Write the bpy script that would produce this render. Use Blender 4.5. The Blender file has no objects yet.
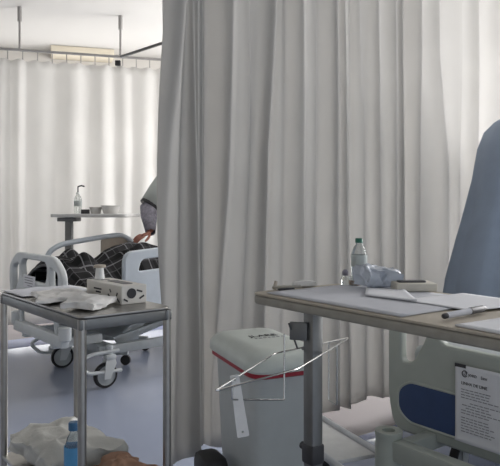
import bpy, bmesh, math, random
from mathutils import Vector, Matrix, Euler, noise

random.seed(7)
SC = bpy.context.scene
COL = SC.collection
PI = math.pi
H = 1.15          # camera height
F = 640.0         # focal length in pixels (500 px wide frame)
HOR = 208.0       # horizon row


def R(d):
    return math.radians(d)


U = Vector((.8, .6, 0))
V = Vector((.6, -.8, 0))
YAW = math.atan2(.6, .8)


# ------------------------------------------------------------------ materials
def nodes_of(name):
    m = bpy.data.materials.new(name)
    m.use_nodes = True
    nt = m.node_tree
    return m, nt, nt.nodes['Principled BSDF']


def mat(name, col, rough=.5, metal=0., var=.06, scale=18., bump=0., trans=0., ior=1.45, spec=.5, coat=0., bscale=None):
    m, nt, b = nodes_of(name)
    b.inputs['Roughness'].default_value = rough
    b.inputs['Metallic'].default_value = metal
    b.inputs['IOR'].default_value = ior
    b.inputs['Transmission Weight'].default_value = trans
    b.inputs['Specular IOR Level'].default_value = spec
    b.inputs['Coat Weight'].default_value = coat
    tc = nt.nodes.new('ShaderNodeTexCoord')
    nz = nt.nodes.new('ShaderNodeTexNoise')
    nz.inputs['Scale'].default_value = scale
    nz.inputs['Detail'].default_value = 4
    nt.links.new(tc.outputs['Object'], nz.inputs['Vector'])
    rp = nt.nodes.new('ShaderNodeMapRange')
    rp.inputs['From Min'].default_value = .3
    rp.inputs['From Max'].default_value = .7
    rp.inputs['To Min'].default_value = 1 - var
    rp.inputs['To Max'].default_value = 1 + var
    nt.links.new(nz.outputs['Fac'], rp.inputs['Value'])
    mx = nt.nodes.new('ShaderNodeVectorMath')
    mx.operation = 'SCALE'
    mx.inputs[0].default_value = col
    nt.links.new(rp.outputs['Result'], mx.inputs['Scale'])
    nt.links.new(mx.outputs['Vector'], b.inputs['Base Color'])
    if bump:
        n2 = nt.nodes.new('ShaderNodeTexNoise')
        n2.inputs['Scale'].default_value = bscale or scale * 3
        n2.inputs['Detail'].default_value = 5
        nt.links.new(tc.outputs['Object'], n2.inputs['Vector'])
        bp = nt.nodes.new('ShaderNodeBump')
        bp.inputs['Strength'].default_value = bump
        bp.inputs['Distance'].default_value = .01
        nt.links.new(n2.outputs['Fac'], bp.inputs['Height'])
        nt.links.new(bp.outputs['Normal'], b.inputs['Normal'])
    return m


def cloth_mat(name, col, translucent=.3, weave=900.):
    m, nt, b = nodes_of(name)
    b.inputs['Roughness'].default_value = .85
    b.inputs['Specular IOR Level'].default_value = .15
    b.inputs['Sheen Weight'].default_value = .15
    b.inputs['Base Color'].default_value = (*col, 1)
    tc = nt.nodes.new('ShaderNodeTexCoord')
    nz = nt.nodes.new('ShaderNodeTexNoise')
    nz.inputs['Scale'].default_value = 3.
    nt.links.new(tc.outputs['Object'], nz.inputs['Vector'])
    rp = nt.nodes.new('ShaderNodeMapRange')
    rp.inputs['To Min'].default_value = .93
    rp.inputs['To Max'].default_value = 1.06
    nt.links.new(nz.outputs['Fac'], rp.inputs['Value'])
    mx = nt.nodes.new('ShaderNodeVectorMath')
    mx.operation = 'SCALE'
    mx.inputs[0].default_value = col
    nt.links.new(rp.outputs['Result'], mx.inputs['Scale'])
    nt.links.new(mx.outputs['Vector'], b.inputs['Base Color'])
    tr = nt.nodes.new('ShaderNodeBsdfTranslucent')
    nt.links.new(mx.outputs['Vector'], tr.inputs['Color'])
    ms = nt.nodes.new('ShaderNodeMixShader')
    ms.inputs['Fac'].default_value = translucent
    nt.links.new(b.outputs['BSDF'], ms.inputs[1])
    nt.links.new(tr.outputs['BSDF'], ms.inputs[2])
    out = nt.nodes['Material Output']
    nt.links.new(ms.outputs['Shader'], out.inputs['Surface'])
    return m


def plaid_mat():
    """dark woven blanket with pale crossing lines, on the cloth's own UV"""
    m, nt, b = nodes_of('plaid_wool')
    b.inputs['Roughness'].default_value = 1.0
    b.inputs['Specular IOR Level'].default_value = .2
    uv = nt.nodes.new('ShaderNodeUVMap')
    sp = nt.nodes.new('ShaderNodeSeparateXYZ')
    nt.links.new(uv.outputs['UV'], sp.inputs['Vector'])

    def M(op, a, bb=None):
        n = nt.nodes.new('ShaderNodeMath')
        n.operation = op
        for i, x in enumerate((a, bb)):
            if x is None:
                continue
            if isinstance(x, (int, float)):
                n.inputs[i].default_value = x
            else:
                nt.links.new(x, n.inputs[i])
        return n.outputs[0]

    def stripes(axis, period, width, off=0.):
        x = M('FRACT', M('ADD', M('DIVIDE', sp.outputs[axis], period), off))
        return M('LESS_THAN', x, width)
    thin = M('MAXIMUM', stripes('X', .15, .05), stripes('Y', .15, .06))
    thin2 = M('MAXIMUM', stripes('X', .15, .035, .62), stripes('Y', .15, .035, .35))
    band = M('ADD', stripes('X', .30, .30, .2), stripes('Y', .30, .30, .2))
    v = M('ADD', M('ADD', M('MULTIPLY', thin, .18), M('MULTIPLY', thin2, .07)), M('MULTIPLY', band, .016))
    v = M('ADD', v, .014)
    cm = nt.nodes.new('ShaderNodeCombineColor')
    nt.links.new(v, cm.inputs[0])
    nt.links.new(M('MULTIPLY', v, .99), cm.inputs[1])
    nt.links.new(M('MULTIPLY', v, 1.05), cm.inputs[2])
    nt.links.new(cm.outputs[0], b.inputs['Base Color'])
    return m


MT = {}
MT['floor'] = mat('blue_grey_vinyl', (.30, .335, .43), .22, var=.05, scale=1.2, spec=.6)
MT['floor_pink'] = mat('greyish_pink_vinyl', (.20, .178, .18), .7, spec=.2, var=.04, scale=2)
MT['floor_dark'] = mat('dark_blue_floor_strip', (.07, .09, .20), .5, var=.06, scale=2, spec=.3)
MT['wall'] = mat('wall_paint', (.64, .615, .575), .8, var=.02, scale=2)
MT['ceiling'] = mat('ceiling_paint', (.56, .548, .525), .9, var=.015, scale=1)
MT['beam'] = mat('cream_paint', (.70, .64, .52), .8, var=.02, scale=2)
MT['steel'] = mat('brushed_steel', (.37, .36, .34), .32, 1., var=.08, scale=30)
MT['dull_steel'] = mat('dull_grey_steel', (.20, .205, .205), .42, .8, var=.1, scale=14)
MT['chrome'] = mat('chrome_wire', (.62, .62, .60), .22, 1., var=.05)
MT['rail'] = mat('grey_rail_paint', (.36, .35, .34), .4, .4)
MT['dark_rail'] = mat('dark_rail_metal', (.10, .10, .10), .4, .4)
MT['curtain'] = cloth_mat('beige_grey_curtain_cloth', (.62, .61, .592), .5)
MT['curtain_far'] = cloth_mat('off_white_curtain_cloth', (.82, .81, .79), .5)
MT['bed_white'] = mat('bed_white_plastic', (.60, .63, .64), .4, var=.03)
MT['bed_rail'] = mat('pale_blue_white_plastic', (.60, .66, .72), .4, var=.03)
MT['bed_olive'] = mat('grey_green_plastic', (.40, .43, .39), .42, var=.03)
MT['bed_grey'] = mat('bed_grey_enamel', (.42, .45, .46), .45, var=.06)
MT['bed_tan'] = mat('tan_panel', (.42, .37, .31), .6, var=.05)
MT['blue'] = mat('navy_blue_panel', (.035, .065, .16), .45, var=.06)
MT['rubber'] = mat('black_rubber', (.02, .02, .022), .6)
MT['mattress'] = mat('mattress_vinyl', (.16, .19, .24), .55)
MT['sheet'] = mat('white_sheet_cotton', (.78, .78, .78), .85, bump=.2, scale=9)
MT['paper'] = mat('white_paper', (.74, .75, .78), .8, var=.02)
MT['paper_grey'] = mat('greyish_paper', (.55, .56, .60), .8, var=.03)
MT['ink'] = mat('black_ink', (.03, .03, .035), .7)
MT['grey_ink'] = mat('faded_grey_ink', (.27, .27, .29), .8)
MT['board'] = mat('beige_laminate', (.41, .365, .295), .5, var=.08, scale=6)
MT['edge'] = mat('worn_beige_edging', (.29, .275, .235), .5, var=.12, scale=25)
MT['bin'] = mat('grey_bin_plastic', (.47, .50, .50), .42, var=.03)
MT['lid'] = mat('pale_green_white_lid', (.60, .64, .60), .38, var=.03)
MT['red'] = mat('red_rim_plastic', (.35, .02, .035), .45)
MT['plastic_bag'] = mat('white_plastic_film', (.72, .71, .69), .4, var=.06, scale=9, bump=.5, bscale=30)
MT['bag'] = mat('dull_white_bag_film', (.50, .50, .47), .45, var=.06, scale=9, bump=.5, bscale=30)
MT['wrap'] = mat('white_paper_wrap', (.70, .69, .67), .7, var=.05, scale=12, bump=.3, bscale=40)
MT['crumple'] = mat('pale_blue_plastic_film', (.62, .67, .75), .25, var=.18, scale=14, bump=.6, bscale=35, trans=.35)
MT['brown'] = mat('brown_wrapping_paper', (.30, .17, .11), .75, var=.2, scale=8, bump=.6, bscale=22)
MT['clear'] = mat('clear_plastic', (.90, .93, .92), .12, trans=.85, ior=1.25, var=.02)
MT['water'] = mat('clear_water_bottle', (.80, .88, .93), .1, trans=.9, ior=1.2, var=.02)
MT['green_cap'] = mat('dark_green_cap', (.02, .13, .09), .4)
MT['blue_cap'] = mat('blue_cap', (.03, .12, .25), .4)
MT['blue_label'] = mat('blue_bottle_label', (.09, .30, .55), .5)
MT['label'] = mat('grey_print_label', (.45, .49, .48), .6)
MT['amber'] = mat('amber_liquid', (.30, .13, .05), .2, trans=.3)
MT['boxcard'] = mat('pale_carton', (.62, .60, .56), .6, var=.03)
MT['boxbeige'] = mat('beige_carton', (.58, .55, .48), .6, var=.03)
MT['dark'] = mat('dark_grey_plastic', (.04, .04, .045), .45)
MT['gown'] = mat('blue_grey_gown_fabric', (.30, .36, .455), .85, var=.05, scale=7, bump=.25, bscale=16)
MT['gown_far'] = mat('pale_grey_gown_fabric', (.50, .54, .53), .85, var=.05, scale=7, bump=.2, bscale=16)
MT['cuff'] = mat('violet_grey_knit', (.28, .27, .32), .9, var=.3, scale=40)
MT['skin'] = mat('skin', (.52, .28, .20), .55, var=.05)
MT['skin_red'] = mat('reddish_skin', (.42, .19, .14), .55, var=.08)
MT['hair'] = mat('dark_hair', (.03, .022, .018), .6)
MT['cap'] = mat('white_surgical_cap', (.72, .72, .70), .8)
MT['trouser'] = mat('dark_trousers', (.07, .09, .13), .85)
MT['shoe'] = mat('white_shoe', (.6, .6, .6), .6)
MT['eye'] = mat('eye_dark', (.02, .015, .012), .3)
MT['plaid'] = plaid_mat()
MT['tube'] = mat('white_tube_enamel', (.60, .62, .65), .35)
MT['white'] = mat('white_plastic', (.72, .72, .71), .4)
MT['bowl'] = mat('white_bowl_plastic', (.66, .65, .63), .4)


# ------------------------------------------------------------------ mesh builder
class MB:
    def __init__(s):
        s.bm = bmesh.new()

    def box(s, c, size, rot=None, bevel=0., seg=2):
        r = bmesh.ops.create_cube(s.bm, size=1.)
        vs = r['verts']
        bmesh.ops.scale(s.bm, verts=vs, vec=size)
        if bevel:
            es = list({e for v in vs for e in v.link_edges})
            rb = bmesh.ops.bevel(s.bm, geom=es, offset=bevel, segments=seg, affect='EDGES', profile=.5)
            vs = list({v for f in rb['faces'] for v in f.verts} | {v for v in vs if v.is_valid})
        M = Matrix.Translation(Vector(c))
        if rot is not None:
            M = M @ (Matrix.Rotation(rot, 4, 'Z') if isinstance(rot, (int, float)) else rot.to_4x4())
        bmesh.ops.transform(s.bm, matrix=M, verts=vs)
        return s

    def tube(s, pts, r, n=10, closed=False, cap=True):
        pts = [Vector(p) for p in pts]
        m = len(pts)
        rs = r if isinstance(r, (list, tuple)) else [r] * m
        rings = []
        up = None
        for i, p in enumerate(pts):
            a = pts[i - 1] if (i > 0 or closed) else p
            b = pts[(i + 1) % m] if (i < m - 1 or closed) else p
            t = (b - a).normalized()
            if up is None:
                up = Vector((0, 0, 1)) if abs(t.z) < .9 else Vector((1, 0, 0))
            x = up.cross(t)
            if x.length < 1e-4:
                x = Vector((1, 0, 0)).cross(t)
            x.normalize()
            y = t.cross(x).normalized()
            up = y
            rings.append([s.bm.verts.new(p + (x * math.cos(2 * PI * k / n) + y * math.sin(2 * PI * k / n)) * rs[i]) for k in range(n)])
        last = m if closed else m - 1
        for i in range(last):
            A, B = rings[i], rings[(i + 1) % m]
            for k in range(n):
                s.bm.faces.new((A[k], A[(k + 1) % n], B[(k + 1) % n], B[k]))
        if cap and not closed:
            s.bm.faces.new(rings[0][::-1])
            s.bm.faces.new(rings[-1])
        return s

    def lathe(s, prof, c=(0, 0, 0), n=24, M=None, cap=True):
        c = Vector(c)
        rings = []
        for (r, z) in prof:
            ring = []
            for k in range(n):
                p = Vector((r * math.cos(2 * PI * k / n), r * math.sin(2 * PI * k / n), z))
                if M is not None:
                    p = M @ p
                ring.append(s.bm.verts.new(c + p))
            rings.append(ring)
        for A, B in zip(rings, rings[1:]):
            for k in range(n):
                s.bm.faces.new((A[k], A[(k + 1) % n], B[(k + 1) % n], B[k]))
        if cap:
            s.bm.faces.new(rings[0][::-1])
            s.bm.faces.new(rings[-1])
        return s

    def loft(s, rings, cap=True):
        R_ = [[s.bm.verts.new(Vector(p)) for p in ring] for ring in rings]
        n = len(R_[0])
        for A, B in zip(R_, R_[1:]):
            for k in range(n):
                s.bm.faces.new((A[k], A[(k + 1) % n], B[(k + 1) % n], B[k]))
        if cap:
            s.bm.faces.new(R_[0][::-1])
            s.bm.faces.new(R_[-1])
        return s

    def grid(s, f, nu, nv, uvf=None):
        vs = [[s.bm.verts.new(f(i / nu, j / nv)) for j in range(nv + 1)] for i in range(nu + 1)]
        lay = s.bm.loops.layers.uv.verify() if uvf else None
        for i in range(nu):
            for j in range(nv):
                fc = s.bm.faces.new((vs[i][j], vs[i + 1][j], vs[i + 1][j + 1], vs[i][j + 1]))
                if lay:
                    for lp, (a, b) in zip(fc.loops, ((i, j), (i + 1, j), (i + 1, j + 1), (i, j + 1))):
                        lp[lay].uv = uvf(a / nu, b / nv)
        return s

    def poly(s, pts):
        s.bm.faces.new([s.bm.verts.new(Vector(p)) for p in pts])
        return s

    def mesh(s, me, M=None):
        n0 = len(s.bm.verts)
        s.bm.from_mesh(me)
        s.bm.verts.ensure_lookup_table()
        if M is not None:
            bmesh.ops.transform(s.bm, matrix=M, verts=s.bm.verts[n0:])
        return s

    def build(s, name, m, parent=None, smooth=True, angle=40, loc=None):
        bmesh.ops.recalc_face_normals(s.bm, faces=s.bm.faces)
        me = bpy.data.meshes.new(name)
        s.bm.to_mesh(me)
        s.bm.free()
        me.materials.append(MT[m] if isinstance(m, str) else m)
        if smooth:
            for p in me.polygons:
                p.use_smooth = True
            me.set_sharp_from_angle(angle=R(angle))
        o = bpy.data.objects.new(name, me)
        COL.objects.link(o)
        if parent is not None:
            o.parent = parent
        if loc is not None:
            o.location = loc
        return o


def tag(o, label=None, cat=None, group=None, kind=None):
    if label:
        o['label'] = label
    if cat:
        o['category'] = cat
    if group:
        o['group'] = group
    if kind:
        o['kind'] = kind
    return o


def empty(name, loc=(0, 0, 0), rz=0., label=None, cat=None, group=None):
    o = bpy.data.objects.new(name, None)
    o.empty_display_size = .1
    COL.objects.link(o)
    o.location = loc
    o.rotation_euler = (0, 0, rz)
    return tag(o, label, cat, group)


def struct(o):
    o['kind'] = 'structure'
    return o


def solid(o, t, offset=0.):
    md = o.modifiers.new('solid', 'SOLIDIFY')
    md.thickness = t
    md.offset = offset
    return o


def subsurf(o, n=1):
    md = o.modifiers.new('sub', 'SUBSURF')
    md.levels = md.render_levels = n
    return o


def bake(o):
    """the evaluated mesh of a temporary object; the object is removed"""
    dg = bpy.context.evaluated_depsgraph_get()
    dg.update()
    me = bpy.data.meshes.new_from_object(o.evaluated_get(dg))
    bpy.data.objects.remove(o)
    return me


def plate_mesh(outline, holes, thick, bevel=.006, cyc=True):
    """extruded 2D outline (x right, y up) with holes, local Z = thickness"""
    cu = bpy.data.curves.new('tmp_plate', 'CURVE')
    cu.dimensions = '2D'
    cu.fill_mode = 'BOTH'
    cu.extrude = max(thick / 2 - bevel, .0005)
    cu.bevel_depth = bevel
    cu.bevel_resolution = 2
    cu.offset = -bevel
    for ring in [outline] + holes:
        sp = cu.splines.new('POLY')
        sp.points.add(len(ring) - 1)
        for q, (x, y) in zip(sp.points, ring):
            q.co = (x, y, 0, 1)
        sp.use_cyclic_u = True
    o = bpy.data.objects.new('tmp_plate', cu)
    COL.objects.link(o)
    me = bake(o)
    bpy.data.curves.remove(cu)
    return me


def text_mesh(txt, size, extrude=.0003):
    cu = bpy.data.curves.new('tmp_text', 'FONT')
    cu.body = txt
    cu.size = size
    cu.extrude = extrude
    cu.resolution_u = 2
    o = bpy.data.objects.new('tmp_text', cu)
    COL.objects.link(o)
    me = bake(o)
    bpy.data.curves.remove(cu)
    return me


def rounded(poly, r, n=5):
    """round the corners of a 2D polygon; r a number or one per corner"""
    out = []
    m = len(poly)
    for i in range(m):
        p = Vector(poly[i])
        a = Vector(poly[i - 1])
        b = Vector(poly[(i + 1) % m])
        rr = r[i] if isinstance(r, (list, tuple)) else r
        da = (a - p)
        db = (b - p)
        k = min(rr, da.length * .48, db.length * .48)
        p0 = p + da.normalized() * k
        p1 = p + db.normalized() * k
        for j in range(n + 1):
            t = j / n
            q = p0 * (1 - t) ** 2 + p * 2 * t * (1 - t) + p1 * t ** 2
            out.append((q.x, q.y))
    return out


def fillet(pts, r, n=5, closed=False):
    """round the corners of a 3D polyline"""
    pts = [Vector(p) for p in pts]
    m = len(pts)
    out = []
    for i, p in enumerate(pts):
        if not closed and i in (0, m - 1):
            out.append(p)
            continue
        a, b = pts[i - 1], pts[(i + 1) % m]
        da, db = a - p, b - p
        k = min(r, da.length * .48, db.length * .48)
        p0, p1 = p + da.normalized() * k, p + db.normalized() * k
        for j in range(n + 1):
            t = j / n
            out.append(p0 * (1 - t) ** 2 + p * 2 * t * (1 - t) + p1 * t ** 2)
    return out


def rrect(a, b, r, n=5):
    return rounded([(-a, -b), (a, -b), (a, b), (-a, b)], r, n)


def skin(verts, edges, radii, sub=1):
    me = bpy.data.meshes.new('tmp_skin')
    me.from_pydata([tuple(v) for v in verts], edges, [])
    o = bpy.data.objects.new('tmp_skin', me)
    COL.objects.link(o)
    md = o.modifiers.new('skin', 'SKIN')
    md.use_smooth_shade = True
    for i, sv in enumerate(me.skin_vertices[0].data):
        rr = radii[i]
        sv.radius = (rr, rr) if isinstance(rr, (int, float)) else rr
        sv.use_root = (i == 0)
    if sub:
        s = o.modifiers.new('s', 'SUBSURF')
        s.levels = s.render_levels = sub
    return bake(o)


def chain(pts, radii, sub=1):
    return skin(pts, [(i, i + 1) for i in range(len(pts) - 1)], radii, sub)


def crumple(size, amp, freq, seed, cuts=10, flat=.0):
    """a soft crumpled packet: a subdivided box pushed about by noise"""
    bm = bmesh.new()
    bmesh.ops.create_cube(bm, size=1.)
    bmesh.ops.subdivide_edges(bm, edges=bm.edges[:], cuts=cuts, use_grid_fill=True)
    off = Vector((seed * 3.1, seed * 1.7, seed * .9))
    for v in bm.verts:
        p = v.co.copy()
        edge = max(abs(p.x), abs(p.y)) * 2
        pin = 1 - flat * max(0., edge - .2) ** 1.5
        q = Vector((p.x * size[0], p.y * size[1], p.z * size[2] * max(pin, .12)))
        d = noise.noise_vector(q * freq + off) * amp
        d += noise.noise_vector(q * freq * 2.7 + off) * amp * .45
        d.z *= .6 if p.z > -.45 else .05
        q += d
        q.z += size[2] / 2
        if q.z < .001:
            q.z = .001
        v.co = q
    mb = MB()
    mb.bm.free()
    mb.bm = bm
    return mb


# ------------------------------------------------------------------ camera
cam_d = bpy.data.cameras.new('camera')
cam = bpy.data.objects.new('camera', cam_d)
COL.objects.link(cam)
cam.location = (0, 0, H)
cam.rotation_euler = (R(90), 0, 0)
cam_d.sensor_fit = 'HORIZONTAL'
cam_d.sensor_width = 36
cam_d.lens = F / 500 * 36
cam_d.shift_y = -(233 - HOR) / 500
cam_d.clip_start = .05
SC.camera = cam


def SQ(s_, q, z=0.):
    """room coordinates: s along the beds, q across them"""
    return U * s_ + V * q + Vector((0, 0, z))


# ------------------------------------------------------------------ room
CEIL = 2.93
WS = 4.75        # window wall, along the bed heads
BD = Vector((.955, .295, 0))
BN = Vector((-.295, .955, 0))


def quad(name, pts, m):
    return struct(MB().poly(pts).build(name, m, smooth=False))


def slab(name, pts, dz, m):
    b = MB()
    top = [Vector(p) for p in pts]
    bot = [p + Vector((0, 0, dz)) for p in top]
    b.loft([bot, top])
    return struct(b.build(name, m, smooth=False))


slab('floor', [SQ(-3, 3.2), SQ(WS + .2, 3.2), SQ(WS + .2, -8.6), SQ(-3.0, -8.6)], -.1, 'floor')
# thin coloured strips lying over the floor
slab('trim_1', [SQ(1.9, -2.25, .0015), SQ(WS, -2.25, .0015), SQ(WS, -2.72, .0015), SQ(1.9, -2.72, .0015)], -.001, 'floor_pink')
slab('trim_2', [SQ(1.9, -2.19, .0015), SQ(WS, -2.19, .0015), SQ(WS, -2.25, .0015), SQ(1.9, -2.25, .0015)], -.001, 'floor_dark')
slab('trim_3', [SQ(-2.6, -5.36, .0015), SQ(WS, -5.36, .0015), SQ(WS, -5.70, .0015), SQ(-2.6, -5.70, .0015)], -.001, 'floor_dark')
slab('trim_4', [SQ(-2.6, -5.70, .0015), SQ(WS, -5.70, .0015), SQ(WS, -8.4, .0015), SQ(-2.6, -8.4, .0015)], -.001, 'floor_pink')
slab('ceiling', [SQ(-3, 3.2, CEIL + .1), SQ(WS + .2, 3.2, CEIL + .1), SQ(WS + .2, -8.6, CEIL + .1), SQ(-3, -8.6, CEIL + .1)], -.1, 'ceiling')


def wall_strip(mb, a, b, z0, z1, t, out):
    a, b, out = Vector(a), Vector(b), Vector(out).normalized() * t
    mb.loft([[a + Vector((0, 0, z0)), b + Vector((0, 0, z0)), b + out + Vector((0, 0, z0)), a + out + Vector((0, 0, z0))],
             [a + Vector((0, 0, z1)), b + Vector((0, 0, z1)), b + out + Vector((0, 0, z1)), a + out + Vector((0, 0, z1))]])


# back wall, parallel to the far curtain
WB = Vector((-2.04, 5.67, 0)) + BN * 1.6
BWN = (-1.2, 2.6, .35, 2.45)
mb = MB()
wall_strip(mb, WB - BD * 2.6, WB + BD * BWN[0], 0, CEIL, .15, BN)
wall_strip(mb, WB + BD * BWN[1], WB + BD * 3.9, 0, CEIL, .15, BN)
wall_strip(mb, WB + BD * BWN[0], WB + BD * BWN[1], 0, BWN[2], .15, BN)
wall_strip(mb, WB + BD * BWN[0], WB + BD * BWN[1], BWN[3], CEIL, .15, BN)
struct(mb.build('wall_back', 'wall', smooth=False))
# cream beam under the ceiling by the back wall
mb = MB()
c = WB + BD * .60 - BN * .16 + Vector((0, 0, CEIL - .045))
mb.box(c, (.68, .30, .09), math.atan2(.295, .955), bevel=.006)
struct(mb.build('trim_5', 'beam', smooth=False))

# window wall at the bed heads, with two wide openings
WIN = [(-2.2, .6, 1.05, 2.6), (-5.3, -2.62, .75, 2.55)]
mb = MB()
qs = [3.2, .6, -2.2, -2.62, -5.3, -8.6]
wall_strip(mb, SQ(WS, qs[0]), SQ(WS, qs[1]), 0, CEIL, .15, U)
wall_strip(mb, SQ(WS, qs[2]), SQ(WS, qs[3]), 0, CEIL, .15, U)
wall_strip(mb, SQ(WS, qs[4]), SQ(WS, qs[5]), 0, CEIL, .15, U)
for (q0, q1, z0, z1) in WIN:
    wall_strip(mb, SQ(WS, q0), SQ(WS, q1), 0, z0, .15, U)
    wall_strip(mb, SQ(WS, q0), SQ(WS, q1), z1, CEIL, .15, U)
struct(mb.build('wall_right', 'wall', smooth=False))
mb = MB()
wall_strip(mb, SQ(-2.6, 3.2), SQ(-2.6, -8.6), 0, CEIL, .15, -U)
struct(mb.build('wall_left', 'wall', smooth=False))
for i, (q0, q1, z0, z1) in enumerate(WIN):
    w = MB()
    p = [SQ(WS + .06, q0, z0), SQ(WS + .06, q1, z0), SQ(WS + .06, q1, z1), SQ(WS + .06, q0, z1)]
    for a, b in zip(p, p[1:] + p[:1]):
        w.tube([a, b], .03, 4)
    for f_ in (1 / 3, 2 / 3):
        q = q0 + (q1 - q0) * f_
        w.tube([SQ(WS + .06, q, z0), SQ(WS + .06, q, z1)], .025, 4)
    struct(w.build('window_%d' % (i + 1), 'white', smooth=False))
w = MB()
p = [WB + BN * .06 + BD * BWN[0] + Vector((0, 0, BWN[2])), WB + BN * .06 + BD * BWN[1] + Vector((0, 0, BWN[2])), WB + BN * .06 + BD * BWN[1] + Vector((0, 0, BWN[3])), WB + BN * .06 + BD * BWN[0] + Vector((0, 0, BWN[3]))]
for a, b in zip(p, p[1:] + p[:1]):
    w.tube([a, b], .03, 4)
for f_ in (.25, .5, .75):
    w.tube([p[0].lerp(p[1], f_), p[3].lerp(p[2], f_)], .022, 4)
struct(w.build('window_3', 'white', smooth=False))

# ------------------------------------------------------------------ curtains
def interp(xs, ys, x):
    if x <= xs[0]:
        return ys[0]
    for i in range(len(xs) - 1):
        if x <= xs[i + 1]:
            f = (x - xs[i]) / (xs[i + 1] - xs[i])
            return ys[i] + (ys[i + 1] - ys[i]) * f
    return ys[-1]


D0 = Vector((-.264, 2.82, 0))      # start of the divider curtain, runs along U


def t_at(px):
    k = (px - 250) / F
    return (k * D0.y - D0.x) / (.8 - .6 * k)


# pleats of the dividing curtain: where each crest falls off (as seen at the top, mid height, bottom), depth, sharpness
PLEATS = [
    (182, 170, 162, .10, .05), (193, 193, 196, .08, .025), (199, 199, 200.5, .07, .02), (205, 205, 207, .07, .018),
    (228, 224, 214, .10, .05), (250, 250, 240, .02, .06), (272, 263, 258, .09, .05), (299, 298, 298, .085, .03),
    (318, 318, 315, .02, .05), (334, 334, 334, .075, .024), (344, 345, 347, .06, .02), (360, 364, 366, .03, .05), (375, 375, 377, .08, .028),
    (394, 393, 392, .06, .028), (402, 402, 402, .06, .022), (418, 415, 413, .08, .035), (438, 445, 446, .06, .03), (463, 460, 458, .03, .05),
    (477, 475, 474, .07, .025), (500, 498, 498, .08, .03), (520, 520, 520, .07, .03), (545, 545, 545, .07, .03), (570, 570, 570, .07, .03)]
T_END = t_at(560)
T_START = t_at(163)


def crest_t(p, z):
    px = interp([.3, 1.45, 2.1], [p[2], p[1], p[0]], z)
    return t_at(px)


def pleat_offset(t, z):
    cr = [crest_t(p, z) for p in PLEATS]
    prev_t = T_START - .10
    for i, (p, c) in enumerate(zip(PLEATS, cr)):
        gap = c - prev_t
        nxt = cr[i + 1] - c if i + 1 < len(cr) else .2
        h = min(p[3] * .72, 1.0 * max(gap, .01))
        w = min(1.15 * h, .55 * nxt)
        if t <= c + w:
            # flat panel, rising to the crest, then falling across the flank that faces the window
            if t <= c:
                f = min(max((t - prev_t) / max(gap, 1e-4), 0.), 1.)
                g = f ** 1.8
                g = g * g * (3 - 2 * g)
                return h * g
            f = (t - c) / w
            return h * (1 - f * f * (3 - 2 * f) * .5 - f * .5)
        prev_t = c + w
    return 0.


GROOVES = [((212, 212, 209), .035, .07), ((279, 270, 266), .03, .06), ((289, 287, 285), .02, .02), ((322, 322, 322), .03, .03), ((354, 354, 356), .02, .03), ((408, 408, 407), .035, .05)]
HEM = .055
TOP = 2.62
mb = MB()
NT, NZ = 900, 36


def divider(a, b):
    t = T_START + (T_END - T_START) * a
    hem = HEM + .045 * min(max(t / 1.2, 0), 1)
    z = hem + (TOP - hem) * b
    k = .85 + .3 * (1 - b)
    off = pleat_offset(t, max(z, .3)) * k
    for (gp, gw, gd) in GROOVES:                    # deep hollows between bunched pleats
        off -= gd * .6 * math.exp(-((t - crest_t(gp, max(z, .3))) / gw) ** 2)
    p = D0 + U * t + V * (off - .02)
    # the leading edge is drawn back towards the far bay below shoulder height
    if t < T_START + .08:
        e = (T_START + .08 - t) / .08
        p -= U * .05 * e * math.sin(min(max((1.9 - z) / 1.4, 0), 1) * PI * .9)
    z += .015 * math.sin(t * 23) * (1 - b) + .006 * noise.noise(Vector((t * 9, 0, 3)))
    p += V * .012 * noise.noise(Vector((t * 2.5, z * .9, 1.)))
    return Vector((p.x, p.y, z))


mb.grid(divider, NT, NZ)
cur = mb.build('divider_curtain', 'curtain', angle=180)
solid(cur, .002)
tag(cur, 'tall beige grey pleated curtain dividing the two beds, reaching out of the picture above', 'curtain')

# far curtain
BC0 = Vector((-2.04, 5.67, 0))
random.seed(11)
fp = []
t = -1.3
while t < 1.9:
    wd = random.uniform(.12, .30)
    fp.append((t, wd, random.uniform(.025, .06)))
    t += wd


def far_off(t, z):
    for (t0, wd, h) in fp:
        if t0 <= t < t0 + wd:
            f = (t - t0) / wd
            return h * math.sin(f * PI) ** 1.5
    return 0.


def far_curtain(a, b):
    t = -1.2 + 3.0 * a
    z = .12 + (2.465 - .12) * b
    tt = t + .02 * noise.noise(Vector((t * 3, z * .8, 5)))
    p = BC0 + BD * t - BN * far_off(tt, z) * (.75 + .5 * (1 - b))
    p -= BN * .02 * noise.noise(Vector((t * 1.5, z * .7, 2)))
    zz = z - (.008 * (1 - math.cos(2 * PI * t / .125)) if b > .98 else 0)
    return Vector((p.x, p.y, zz))


cur2 = empty('far_curtain', BC0, 0, 'off white pleated curtain hanging along the back behind the made-up bed', 'curtain')
o = MB().grid(far_curtain, 620, 26).build('cloth', 'curtain_far', cur2, angle=180)
o.location = -BC0
solid(o, .002)
for i in range(18):
    t = -.35 + i * .125
    p = BD * t + Vector((0, 0, 2.478))
    hk = MB()
    hk.tube(fillet([p + Vector((0, 0, -.03)) - BN * .004, p + Vector((0, 0, .0)) - BN * .004, p + Vector((0, 0, .06))], .01), .0045, 6)
    hk.build('hook', 'rail', cur2)

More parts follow.
